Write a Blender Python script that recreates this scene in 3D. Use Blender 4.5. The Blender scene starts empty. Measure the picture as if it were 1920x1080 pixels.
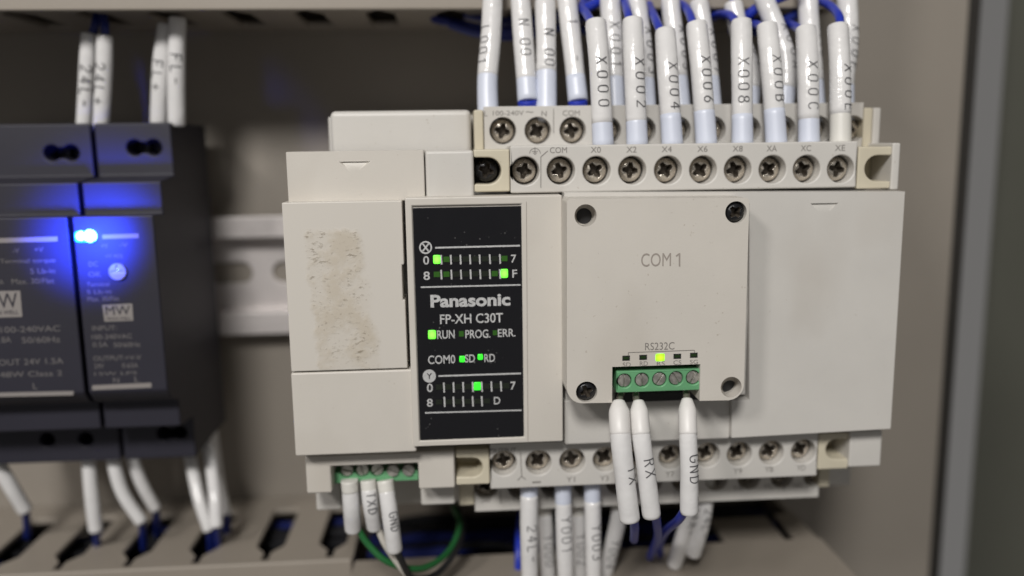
import bpy, bmesh, math, random
from mathutils import Vector, Matrix
random.seed(7)
sc = bpy.context.scene
COL = sc.collection
S = 0.001                                   # everything is measured in millimetres on the panel: x right, y up, h out of the panel

def W(x, y, h):
    return Vector((x*S, -h*S, y*S))

# ------------------------------------------------------------------ camera
F, CX, CY = 1600.0, 960.0, 540.0
YAW, PITCH, ROLL = math.radians(3.93), math.radians(9.40), math.radians(-0.805)
DIST = 256.0                                # lens to mounting plate
def _rot(y, p, r):
    cy, sy, cp, sp, cr, sr = math.cos(y), math.sin(y), math.cos(p), math.sin(p), math.cos(r), math.sin(r)
    Ry = Matrix(((cy, 0, -sy), (0, 1, 0), (sy, 0, cy)))
    Rp = Matrix(((1, 0, 0), (0, cp, -sp), (0, sp, cp)))
    Rr = Matrix(((cr, -sr, 0), (sr, cr, 0), (0, 0, 1)))
    return Rr @ Rp @ Ry
RM = _rot(YAW, PITCH, ROLL)
def at(px, py, h):
    """point on the plane h mm in front of the plate, measured off the photograph"""
    d = RM.transposed() @ Vector(((px-CX)/F, (py-CY)/F, 1.0))
    t = (DIST-h)/d.z
    return Vector((d.x*t, -d.y*t))
def proj(p):
    v = RM @ Vector((p[0], -p[1], DIST-p[2])); return CX+F*v.x/v.z, CY+F*v.y/v.z
def axis(i):
    a, dn, n = RM[i]
    return Vector((a, n, -dn))              # panel (a, up, out) -> world (x, -h, y)
cam_d = bpy.data.cameras.new("camera"); cam = bpy.data.objects.new("camera", cam_d); COL.objects.link(cam)
r_, d_, f_ = axis(0), axis(1), axis(2)
m = Matrix((r_, -d_, -f_)).transposed().to_4x4(); m.translation = W(0, 0, DIST)
cam.matrix_world = m
cam_d.sensor_width = 36; cam_d.lens = 36*F/1920
cam_d.clip_start = 0.01; cam_d.clip_end = 50
cam_d.dof.use_dof = True; cam_d.dof.focus_distance = 0.172; cam_d.dof.aperture_fstop = 5.6
sc.camera = cam

# ------------------------------------------------------------------ light and exposure
wd = bpy.data.worlds.new("World"); sc.world = wd; wd.use_nodes = True
wd.node_tree.nodes["Background"].inputs[0].default_value = (1.0, 0.97, 0.94, 1)
wd.node_tree.nodes["Background"].inputs[1].default_value = 0.145
def area(name, p, tgt, size, power, col):
    l = bpy.data.lights.new(name, 'AREA'); l.shape = 'DISK'; l.size = size; l.energy = power; l.color = col
    o = bpy.data.objects.new(name, l); COL.objects.link(o)
    o.location = W(*p); o.rotation_euler = (W(*tgt)-W(*p)).to_track_quat('-Z', 'Y').to_euler()
    return o
area("ceiling_lamp", (-150, 500, 760), (30, -40, 60), 0.18, 5.6, (1.0, 0.978, 0.945))
area("room_lamp", (-420, 420, 620), (30, -40, 60), 0.12, 1.9, (1.0, 0.96, 0.92))
sc.view_settings.view_transform = 'Standard'; sc.view_settings.look = 'None'
sc.view_settings.exposure = 0.0; sc.view_settings.gamma = 1.0; sc.view_settings.use_curve_mapping = False

# ------------------------------------------------------------------ materials
MATS = {}
def mat(name, col, rough=0.5, metal=0.0, vary=0.0, bump=0.0, scale=120.0, spec=0.5, emit=None, coat=0.0, rvary=0.0, bscale=2600, bdist=.0001):
    if name in MATS: return MATS[name]
    m = bpy.data.materials.new(name); m.use_nodes = True
    nt = m.node_tree; b = nt.nodes["Principled BSDF"]
    b.inputs["Base Color"].default_value = (*col, 1); b.inputs["Roughness"].default_value = rough
    b.inputs["Metallic"].default_value = metal; b.inputs["Specular IOR Level"].default_value = spec
    b.inputs["Coat Weight"].default_value = coat
    if vary or bump or rvary:
        tc = nt.nodes.new("ShaderNodeNewGeometry")
        n = nt.nodes.new("ShaderNodeTexNoise"); n.inputs["Scale"].default_value = scale
        n.inputs["Detail"].default_value = 6; n.inputs["Roughness"].default_value = 0.6
        nt.links.new(tc.outputs["Position"], n.inputs["Vector"])
        if vary:
            mx = nt.nodes.new("ShaderNodeMapRange")
            mx.inputs[3].default_value = 1-vary; mx.inputs[4].default_value = 1+vary*0.5
            mx.inputs[1].default_value = 0.3; mx.inputs[2].default_value = 0.7
            nt.links.new(n.outputs["Fac"], mx.inputs[0])
            mul = nt.nodes.new("ShaderNodeMix"); mul.data_type = 'RGBA'; mul.blend_type = 'MULTIPLY'
            mul.inputs[0].default_value = 1; mul.inputs[6].default_value = (*col, 1)
            nt.links.new(mx.outputs[0], mul.inputs[7]); nt.links.new(mul.outputs[2], b.inputs["Base Color"])
        if rvary:
            mr = nt.nodes.new("ShaderNodeMapRange")
            mr.inputs[1].default_value = 0.3; mr.inputs[2].default_value = 0.7
            mr.inputs[3].default_value = max(0.02, rough-rvary); mr.inputs[4].default_value = rough+rvary
            nt.links.new(n.outputs["Fac"], mr.inputs[0]); nt.links.new(mr.outputs[0], b.inputs["Roughness"])
        if bump:
            n2 = nt.nodes.new("ShaderNodeTexNoise"); n2.inputs["Scale"].default_value = bscale; n2.inputs["Detail"].default_value = 3
            nt.links.new(tc.outputs["Position"], n2.inputs["Vector"])
            bp = nt.nodes.new("ShaderNodeBump"); bp.inputs["Strength"].default_value = bump; bp.inputs["Distance"].default_value = bdist
            nt.links.new(n2.outputs["Fac"], bp.inputs["Height"]); nt.links.new(bp.outputs[0], b.inputs["Normal"])
    if emit:
        b.inputs["Emission Color"].default_value = (*emit[0], 1); b.inputs["Emission Strength"].default_value = emit[1]
    MATS[name] = m
    return m
IVORY = mat("ivory_plastic", (0.575, 0.542, 0.492), 0.42, vary=0.05, bump=0.25, scale=45)
IVORY2 = mat("pale_grey_plastic", (0.565, 0.545, 0.512), 0.42, vary=0.05, bump=0.25, scale=45)
CREAM = mat("yellowed_plastic", (0.585, 0.535, 0.415), 0.45, vary=0.08, bump=0.2, scale=90)
PLATE = mat("painted_steel", (0.270, 0.240, 0.205), 0.55, vary=0.06, bump=0.6, scale=18)
DUCT = mat("duct_plastic", (0.285, 0.250, 0.210), 0.50, vary=0.07, bump=0.3, scale=30)
CABINET = mat("cabinet_paint", (0.098, 0.099, 0.080), 0.6, vary=0.08, bump=0.6, scale=14)
RAIL = mat("zinc_rail", (0.68, 0.635, 0.62), 0.38, metal=0.3, vary=0.12, scale=70, rvary=0.1)
PSU = mat("charcoal_plastic", (0.018, 0.017, 0.028), 0.55, vary=0.1, bump=0.3, scale=60)
PSUD = mat("dark_charcoal_plastic", (0.028, 0.028, 0.034), 0.55, vary=0.1, bump=0.3, scale=60)
PRINT = mat("light_print", (0.14, 0.13, 0.13), 0.6)
PRINTB = mat("label_print", (0.24, 0.22, 0.21), 0.6)
SLEEVE = mat("white_marker_tube", (0.69, 0.68, 0.675), 0.16, vary=0.05, bump=.55, bscale=210, bdist=.0006, scale=160, spec=0.5, rvary=0.06)
CRIMP = mat("pale_blue_crimp_sleeve", (0.60, 0.635, 0.735), 0.35, vary=0.04, scale=160)
CRIMPW = mat("milky_crimp_sleeve", (0.66, 0.645, 0.60), 0.38, vary=0.04, scale=160)
CRIMPF = mat("matt_white_crimp_sleeve", (0.70, 0.68, 0.66), 0.42, vary=0.05, scale=220)
BLUE = mat("blue_insulation", (0.012, 0.030, 0.36), 0.35)
BLUED = mat("dark_blue_insulation", (0.010, 0.020, 0.16), 0.40)
GREENW = mat("green_insulation", (0.015, 0.12, 0.032), 0.45)
CABLE = mat("dull_black_cable", (0.010, 0.010, 0.012), 0.75, spec=0.2)
CABLEB = mat("dull_blue_cable", (0.008, 0.014, 0.10), 0.7, spec=0.2)
WHITEW = mat("white_insulation", (0.55, 0.52, 0.47), 0.4)
BLACKW = mat("black_insulation", (0.010, 0.010, 0.011), 0.4)
INK = mat("grey_black_ink", (0.10, 0.098, 0.104), 0.6)
INKG = mat("grey_ink", (0.20, 0.185, 0.17), 0.6)
INKL = mat("pale_grey_ink", (0.30, 0.265, 0.235), 0.6)
SCREW = mat("nickel_screw", (0.66, 0.60, 0.52), 0.22, metal=0.85, vary=0.22, bump=.3, bscale=700, bdist=.0002, scale=900, rvary=0.14)
WASHER = mat("tarnished_brass", (0.17, 0.14, 0.105), 0.45, metal=1.0, vary=0.4, scale=700, rvary=0.15)
SLOTTED = mat("grey_screw", (0.50, 0.48, 0.44), 0.42, metal=0.8, vary=0.3, scale=900, rvary=0.12)
RECESS_SHADE = mat("painted_recess_shade", (0.12, 0.10, 0.08), 0.35, metal=.6)
BLACKS = mat("black_oxide_screw", (0.016, 0.016, 0.018), 0.28, metal=0.2, vary=0.3, scale=900, rvary=0.12)
BLACK = mat("black_plastic", (0.012, 0.012, 0.013), 0.5)
LCD = mat("smoked_display_window", (0.008, 0.008, 0.010), 0.16, spec=0.5, rvary=0.07, vary=0.2, scale=160)
def dusty(m):
    nt = m.node_tree; b = nt.nodes["Principled BSDF"]; L = nt.links.new
    g = nt.nodes.new("ShaderNodeNewGeometry"); vo = nt.nodes.new("ShaderNodeTexVoronoi"); vo.inputs["Scale"].default_value = 800; L(g.outputs["Position"], vo.inputs["Vector"])
    no = nt.nodes.new("ShaderNodeTexNoise"); no.inputs["Scale"].default_value = 150; no.inputs["Detail"].default_value = 3; L(g.outputs["Position"], no.inputs["Vector"])
    r1 = nt.nodes.new("ShaderNodeMapRange"); r2 = nt.nodes.new("ShaderNodeMapRange")
    for r, q in ((r1, (.06, .17, 1, 0)), (r2, (.56, .70, 0, 1))):
        for i, k in enumerate(q): r.inputs[i+1].default_value = k
    L(vo.outputs["Distance"], r1.inputs[0]); L(no.outputs["Fac"], r2.inputs[0])
    mu = nt.nodes.new("ShaderNodeMath"); mu.operation = 'MULTIPLY'; L(r1.outputs[0], mu.inputs[0]); L(r2.outputs[0], mu.inputs[1])
    mx = nt.nodes.new("ShaderNodeMix"); mx.data_type = 'RGBA'; L(mu.outputs[0], mx.inputs[0])
    mx.inputs[6].default_value = (.008, .008, .010, 1); mx.inputs[7].default_value = (.25, .25, .24, 1)
    L(mx.outputs[2], b.inputs["Base Color"])
dusty(LCD)
LCDT = mat("silver_print", (0.50, 0.50, 0.50), 0.5, vary=0.25, scale=1800)
GREENC = mat("green_connector", (0.125, 0.34, 0.165), 0.40, vary=0.06, bump=0.2, scale=100)
LEDOFF = mat("unlit_green_indicator", (0.014, 0.034, 0.008), 0.25)
LEDDIM = mat("faint_green_indicator", (0.02, 0.05, 0.01), 0.25, emit=((0.10, 0.55, 0.03), 0.09))
LEDBAR = mat("dark_indicator_bar", (0.014, 0.018, 0.012), 0.3)
LEDON = mat("lit_green_indicator", (0.05, 0.4, 0.02), 0.3, emit=((0.02, 1.0, 0.03), 1.15))
LEDHOT = mat("bright_green_indicator", (0.05, 0.4, 0.02), 0.3, emit=((0.16, 1.0, 0.05), 2.2))
LEDYEL = mat("yellow_green_indicator", (0.1, 0.4, 0.02), 0.3, emit=((0.42, 1.0, 0.02), 1.3))
LEDBLUE = mat("lit_blue_lens", (0.02, 0.06, 0.8), 0.3, emit=((0.01, 0.30, 1.0), 5.0))
LEDCORE = mat("lit_blue_core", (0.1, 0.2, 0.8), 0.3, emit=((0.22, 0.80, 1.0), 9.0))
def hot_centre(m, lo, hi):
    """a lamp is brightest over its chip and dimmer towards the rim of its lens"""
    nt = m.node_tree; b = nt.nodes["Principled BSDF"]
    tc = nt.nodes.new("ShaderNodeTexCoord"); v = nt.nodes.new("ShaderNodeVectorMath"); v.operation = 'DISTANCE'; v.inputs[1].default_value = (.5, .5, .5)
    nt.links.new(tc.outputs["Generated"], v.inputs[0])
    r = nt.nodes.new("ShaderNodeMapRange"); r.interpolation_type = 'SMOOTHSTEP'
    for i, q in enumerate((.42, .82, hi, lo)): r.inputs[i+1].default_value = q
    nt.links.new(v.outputs["Value"], r.inputs[0]); nt.links.new(r.outputs[0], b.inputs["Emission Strength"])
hot_centre(LEDHOT, .7, 3.2); hot_centre(LEDON, .75, 1.3); hot_centre(LEDYEL, .6, 2.0)
POT = mat("metal_trimmer", (0.50, 0.48, 0.46), 0.3, metal=.6)
def specked(m, col):
    nt = m.node_tree; b = nt.nodes["Principled BSDF"]; L = nt.links.new
    g = nt.nodes.new("ShaderNodeNewGeometry")
    def noise(sc_, a0, a1, b0, b1, st=None):
        n = nt.nodes.new("ShaderNodeTexNoise"); n.inputs["Scale"].default_value = sc_; n.inputs["Detail"].default_value = 2
        if st:
            mp = nt.nodes.new("ShaderNodeMapping"); mp.inputs["Scale"].default_value = st; L(g.outputs["Position"], mp.inputs[0]); L(mp.outputs[0], n.inputs["Vector"])
        else: L(g.outputs["Position"], n.inputs["Vector"])
        r = nt.nodes.new("ShaderNodeMapRange")
        for i, k in enumerate((a0, a1, b0, b1)): r.inputs[i+1].default_value = k
        L(n.outputs["Fac"], r.inputs[0]); return r.outputs[0]
    mu = nt.nodes.new("ShaderNodeMath"); mu.operation = 'MULTIPLY'; L(noise(1100, .70, .76, 0, .45), mu.inputs[0]); L(noise(75, .44, .58, 0, 1), mu.inputs[1])
    ad = nt.nodes.new("ShaderNodeMath"); ad.operation = 'MAXIMUM'; L(mu.outputs[0], ad.inputs[0]); L(noise(60, .52, .78, 0, .22, (1, 1, .5)), ad.inputs[1])
    src = b.inputs["Base Color"].links[0].from_socket
    mx = nt.nodes.new("ShaderNodeMix"); mx.data_type = 'RGBA'; L(ad.outputs[0], mx.inputs[0]); L(src, mx.inputs[6]); mx.inputs[7].default_value = (*col, 1)
    L(mx.outputs[2], b.inputs["Base Color"])
for m_ in (IVORY, IVORY2, CREAM): specked(m_, (.30, .25, .19))
# the door of the controller carries glue residue where a sticker was peeled off
def stained():
    m = bpy.data.materials.new("ivory_plastic_with_glue_residue"); m.use_nodes = True
    nt = m.node_tree; b = nt.nodes["Principled BSDF"]; b.inputs["Roughness"].default_value = 0.45
    L = nt.links.new
    g = nt.nodes.new("ShaderNodeNewGeometry"); sp = nt.nodes.new("ShaderNodeSeparateXYZ"); L(g.outputs["Position"], sp.inputs[0])
    a, c = at(572, 432, 80), at(722, 690, 80)
    def noise(sc_, det=5, stretch=None, rough=.6):
        n = nt.nodes.new("ShaderNodeTexNoise"); n.inputs["Scale"].default_value = sc_; n.inputs["Detail"].default_value = det; n.inputs["Roughness"].default_value = rough
        if stretch:
            mp = nt.nodes.new("ShaderNodeMapping"); mp.inputs["Scale"].default_value = stretch; L(g.outputs["Position"], mp.inputs[0]); L(mp.outputs[0], n.inputs["Vector"])
        else: L(g.outputs["Position"], n.inputs["Vector"])
        return n.outputs["Fac"]
    def mth(op, x, y=None, z=None):
        n = nt.nodes.new("ShaderNodeMath"); n.operation = op
        for i, v in enumerate((x, y, z)):
            if v is None: continue
            if isinstance(v, (int, float)): n.inputs[i].default_value = v
            else: L(v, n.inputs[i])
        return n.outputs[0]
    def rng(v, a0, a1, b0=0., b1=1.):
        n = nt.nodes.new("ShaderNodeMapRange"); n.interpolation_type = 'SMOOTHSTEP'
        for i, q in enumerate((a0, a1, b0, b1)): n.inputs[i+1].default_value = q
        L(v, n.inputs[0]); return n.outputs[0]
    wob = mth('MULTIPLY', mth('SUBTRACT', noise(260), .5), 0.004)
    # the sticker leaned: its left and right edges drift right towards the bottom
    drop = mth('SUBTRACT', sp.outputs[2], a.y*S)
    x = mth('SUBTRACT', mth('ADD', sp.outputs[0], wob), mth('MULTIPLY', drop, -0.05))
    x2 = mth('SUBTRACT', mth('ADD', sp.outputs[0], wob), mth('MULTIPLY', drop, -0.12))
    z = mth('ADD', sp.outputs[2], wob)
    wide = (at(672, 432, 80)-a).x*S
    mask = mth('MULTIPLY', mth('MULTIPLY', rng(x, a.x*S-.0006, a.x*S+.0006), rng(x2, a.x*S+wide-.0014, a.x*S+wide+.001, 1, 0)),
               mth('MULTIPLY', rng(z, c.y*S-.0008, c.y*S+.0006), rng(z, a.y*S-.0008, a.y*S+.0006, 1, 0)))
    patch = mth('MULTIPLY', mask, rng(noise(190), .36, .62, .25, 1))
    specks = mth('MULTIPLY', mask, mth('MAXIMUM', mth('MULTIPLY', rng(noise(760, 5, (1, 1, 2.0)), .55, .63), rng(noise(170), .44, .62)), mth('MULTIPLY', rng(noise(1500, 3), .60, .70), .5)))
    base = nt.nodes.new("ShaderNodeMix"); base.data_type = 'RGBA'; L(patch, base.inputs[0])
    base.inputs[6].default_value = (0.575, 0.542, 0.492, 1); base.inputs[7].default_value = (0.490, 0.440, 0.365, 1)
    mx = nt.nodes.new("ShaderNodeMix"); mx.data_type = 'RGBA'; L(mth('MULTIPLY', specks, .8), mx.inputs[0])
    L(base.outputs[2], mx.inputs[6]); mx.inputs[7].default_value = (0.235, 0.195, 0.14, 1)
    L(mx.outputs[2], b.inputs["Base Color"]); L(rng(patch, 0, 1, .42, .62), b.inputs["Roughness"])
    bp = nt.nodes.new("ShaderNodeBump"); bp.inputs["Strength"].default_value = .4; bp.inputs["Distance"].default_value = .0002
    L(mth('ADD', specks, patch), bp.inputs["Height"]); L(bp.outputs[0], b.inputs["Normal"])
    return m
STAINED = stained()

# ------------------------------------------------------------------ helpers
def props(o, label=None, cat=None, group=None, kind=None):
    if label: o["label"] = label
    if cat: o["category"] = cat
    if group: o["group"] = group
    if kind: o["kind"] = kind
    return o
def thing(name, p, label, cat, group=None):
    o = bpy.data.objects.new(name, None); COL.objects.link(o); o.location = W(*p); o.empty_display_size = .005
    return props(o, label, cat, group)
def put(o, parent):
    COL.objects.link(o)
    if parent is not None:
        o.parent = parent
        base = parent.location.copy()
        if parent.parent is not None: base += parent.parent.location
        o.location = o.location - base
    return o
def shape_box(bm, x0, x1, y0, y1, h0, h1):
    v = [bm.verts.new(W(x, y, h)) for h in (h0, h1) for y in (y0, y1) for x in (x0, x1)]
    for f in ((0, 1, 3, 2), (4, 6, 7, 5), (0, 4, 5, 1), (2, 3, 7, 6), (0, 2, 6, 4), (1, 5, 7, 3)):
        bm.faces.new([v[i] for i in f])
def shape_prism(bm, pts, h0, h1):
    a = [bm.verts.new(W(x, y, h0)) for x, y in pts]; b = [bm.verts.new(W(x, y, h1)) for x, y in pts]
    bm.faces.new(a); bm.faces.new(b[::-1]); n = len(pts)
    for i in range(n): bm.faces.new((a[i], b[i], b[(i+1) % n], a[(i+1) % n]))
def shape_cyl(bm, x, y, r, h0, h1, n=40, r1=None):
    r1 = r if r1 is None else r1
    a = [bm.verts.new(W(x+r*math.cos(2*math.pi*i/n), y+r*math.sin(2*math.pi*i/n), h0)) for i in range(n)]
    b = [bm.verts.new(W(x+r1*math.cos(2*math.pi*i/n), y+r1*math.sin(2*math.pi*i/n), h1)) for i in range(n)]
    bm.faces.new(a); bm.faces.new(b[::-1])
    for i in range(n): bm.faces.new((a[i], b[i], b[(i+1) % n], a[(i+1) % n]))
def shape_hull(bm, pts8):
    v = [bm.verts.new(W(*p)) for p in pts8]
    for f in ((0, 1, 3, 2), (4, 6, 7, 5), (0, 4, 5, 1), (2, 3, 7, 6), (0, 2, 6, 4), (1, 5, 7, 3)):
        bm.faces.new([v[i] for i in f])
def tomesh(bm, name):
    bmesh.ops.recalc_face_normals(bm, faces=bm.faces[:])
    me = bpy.data.meshes.new(name); bm.to_mesh(me); bm.free(); return me
def solid(name, add, material, parent=None, cut=None, bevel=0.35, seg=2, angle=35, linkit=True):
    bm = bmesh.new()
    for f in (add if isinstance(add, list) else [add]): f(bm)
    me = tomesh(bm, name); o = bpy.data.objects.new(name, me)
    co = None
    if cut or bevel:
        COL.objects.link(o)
        if cut:
            bm = bmesh.new()
            for f in cut: f(bm)
            co = bpy.data.objects.new("cutter", tomesh(bm, "cutter")); COL.objects.link(co)
            bo = o.modifiers.new("b", 'BOOLEAN'); bo.operation = 'DIFFERENCE'; bo.object = co; bo.solver = 'EXACT'
        if bevel:
            for p in me.polygons: p.use_smooth = True
            if co:
                for p in co.data.polygons: p.use_smooth = True
            bv = o.modifiers.new("v", 'BEVEL'); bv.width = bevel*S; bv.segments = seg; bv.limit_method = 'ANGLE'
            bv.angle_limit = math.radians(angle); bv.use_clamp_overlap = True
            wn = o.modifiers.new("w", 'WEIGHTED_NORMAL'); wn.mode = 'FACE_AREA'; wn.weight = 100; wn.keep_sharp = False
        dg = bpy.context.evaluated_depsgraph_get(); dg.update()
        nm = bpy.data.meshes.new_from_object(o.evaluated_get(dg), depsgraph=dg)
        COL.objects.unlink(o); o.modifiers.clear(); o.data = nm; bpy.data.meshes.remove(me); nm.name = name
        if co: bpy.data.objects.remove(co)
    o.data.materials.clear(); o.data.materials.append(material)
    if not bevel:
        for p in o.data.polygons: p.use_smooth = True
        o.data.set_sharp_from_angle(angle=math.radians(30))
    return put(o, parent) if linkit else o
def R(x0, y0, x1, y1, h):
    """a rectangle of the photograph on the plane h: left, right, bottom, top in mm"""
    a, b, c, d = at(x0, y0, h), at(x1, y0, h), at(x0, y1, h), at(x1, y1, h)
    return ((a.x+c.x)/2, (b.x+d.x)/2, (c.y+d.y)/2, (a.y+b.y)/2)
def rb(x0, y0, x1, y1, h, h0):
    q = R(x0, y0, x1, y1, h); return lambda bm: shape_box(bm, *q, h0, h)
def cb(q, h0, h1): return lambda bm: shape_box(bm, *q, h0, h1)
def cc(px, py, r, h, h0, h1, r1=None):
    c = at(px, py, h); return lambda bm: shape_cyl(bm, c.x, c.y, r, h0, h1, 40, r1)
def cp(pts, h, h0, h1):
    q = [at(x, y, h) for x, y in pts]; return lambda bm: shape_prism(bm, [(v.x, v.y) for v in q], h0, h1)
def inst(name, me, parent, x, y, h, rot=0.0, scl=1.0):
    o = bpy.data.objects.new(name, me); o.location = W(x, y, h); o.rotation_euler = (0, rot, 0); o.scale = (scl,)*3
    return put(o, parent)
_fc = {}
def text(name, s, box, h, material, parent, bold=0.0, rot=0.0):
    """printed lettering, fitted to a box (centre x, centre y, width, height in photo pixels) of the plane h"""
    cx, cy, w, hh = box
    cu = bpy.data.curves.new("t", 'FONT'); cu.body = s; cu.size = 1; cu.fill_mode = 'BOTH'; cu.offset = bold; cu.resolution_u = 4
    to = bpy.data.objects.new("t", cu); COL.objects.link(to)
    dg = bpy.context.evaluated_depsgraph_get(); dg.update()
    me = bpy.data.meshes.new_from_object(to.evaluated_get(dg)); bpy.data.objects.remove(to); bpy.data.curves.remove(cu)
    xs = [v.co.x for v in me.vertices]; ys = [v.co.y for v in me.vertices]
    x0, x1, y0, y1 = min(xs), max(xs), min(ys), max(ys)
    q = R(cx-w/2, cy-hh/2, cx+w/2, cy+hh/2, h); mx, my = (q[0]+q[1])/2, (q[2]+q[3])/2
    ca, sa = math.cos(rot), math.sin(rot)
    for v in me.vertices:
        a = ((v.co.x-x0)/(x1-x0)-.5)*(q[1]-q[0]); b = ((v.co.y-y0)/max(1e-6, y1-y0)-.5)*(q[3]-q[2])
        v.co = W(mx+a*ca-b*sa, my+a*sa+b*ca, h+.05)
    me.materials.append(material)
    return put(bpy.data.objects.new(name, me), parent)
def sheets(name, quads, h, material, parent):
    for q in quads: sheet(name, [q], h, material, parent)
def sheet(name, quads, h, material, parent, lift=.05):
    """flat print: polygons given in photo pixels on the plane h"""
    bm = bmesh.new()
    for k, q in enumerate(quads):
        f = bm.faces.new([bm.verts.new(W(*at(x, y, h), h+lift+.004*(k % 5))) for x, y in q])
        f.normal_update()
        if f.normal.y > 0: f.normal_flip()
    me = bpy.data.meshes.new(name); bm.to_mesh(me); bm.free(); me.materials.append(material)
    return put(bpy.data.objects.new(name, me), parent)
def ring(cx, cy, r0, r1, n=28):
    o = []
    for i in range(n):
        a, b = 2*math.pi*i/n, 2*math.pi*(i+1)/n
        o.append([(cx+r*math.cos(t), cy+r*math.sin(t)) for r, t in ((r0, a), (r1, a), (r1, b), (r0, b))])
    return o
def bar(x0, y0, x1, y1, w):
    dx, dy = x1-x0, y1-y0; l = math.hypot(dx, dy); nx, ny = -dy/l*w/2, dx/l*w/2
    return [(x0+nx, y0+ny), (x1+nx, y1+ny), (x1-nx, y1-ny), (x0-nx, y0-ny)]

# ---- swept tubes for wires and marker sleeves (paths in panel mm)
def spline(pts, n=10):
    P = [Vector(p) for p in pts]; P = [P[0]*2-P[1]]+P+[P[-1]*2-P[-2]]; out = []
    for i in range(1, len(P)-2):
        for k in range(n):
            t = k/n; a, b, c, d = P[i-1], P[i], P[i+1], P[i+2]
            out.append(.5*((2*b)+(c-a)*t+(2*a-5*b+4*c-d)*t*t+(3*b-a-3*c+d)*t**3))
    out.append(P[-2]); return out
def frames(path):
    fr = []
    for i, p in enumerate(path):
        t = (path[min(i+1, len(path)-1)]-path[max(i-1, 0)]).normalized()
        nrm = Vector((0, 0, 1)); nrm = (nrm-t*nrm.dot(t))
        nrm = nrm.normalized() if nrm.length > .15 else Vector((1, 0, 0))
        fr.append((p, t, nrm, nrm.cross(t)))
    return fr
def tube(name, path, rad, material, parent, n=20, hollow=False, rounding=0.5, rounding_end=None):
    """rad: number or function of the share 0..1 along the path"""
    L = len(path); rings = []
    rf = rad if callable(rad) else (lambda t: rad)
    fr = frames(path)
    def ringat(f, r, off=0.0):
        p, t, a, b = f; return [W(*(p+t*off+(a*math.cos(2*math.pi*k/n)+b*math.sin(2*math.pi*k/n))*r)) for k in range(n)]
    r0, r1 = rf(0), rf(1); e = min(rounding, r0*.8)
    if hollow: rings.append(ringat(fr[0], r0*.55, 2.0))
    rings.append(ringat(fr[0], r0*.55 if hollow else r0*.02, -0.02))
    rings += [ringat(fr[0], r0-e, 0), ringat(fr[0], r0-e*.3, e*.3)]
    for i in range(1, L-1): rings.append(ringat(fr[i], rf(i/(L-1))))
    e = min(rounding if rounding_end is None else rounding_end, r1*.8)
    rings += [ringat(fr[-1], r1-e*.3, -e*.3), ringat(fr[-1], r1-e, 0), ringat(fr[-1], r1*.55 if hollow else r1*.02, .02)]
    if hollow: rings.append(ringat(fr[-1], r1*.55, -2.0))
    vs = [v for r in rings for v in r]; fs = []
    for i in range(len(rings)-1):
        for k in range(n): fs.append((i*n+k, i*n+(k+1) % n, (i+1)*n+(k+1) % n, (i+1)*n+k))
    if not hollow: fs += [tuple(range(n)), tuple(range((len(rings)-1)*n, len(rings)*n))]
    me = bpy.data.meshes.new(name); me.from_pydata(vs, [], fs)
    bm = bmesh.new(); bm.from_mesh(me); bmesh.ops.recalc_face_normals(bm, faces=bm.faces[:]); bm.to_mesh(me); bm.free()
    for p in me.polygons: p.use_smooth = True
    me.materials.append(material)
    return put(bpy.data.objects.new(name, me), parent)
def arc(cx, cy, rx, ry, a0, a1, n=8):
    return [(cx+rx*math.cos(math.radians(a0+(a1-a0)*i/n)), cy+ry*math.sin(math.radians(a0+(a1-a0)*i/n))) for i in range(n+1)]
_O = arc(.3, .7, .28, .3, 0, 180)+arc(.3, .3, .28, .3, 180, 360)+[(.58, .7)]
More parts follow.
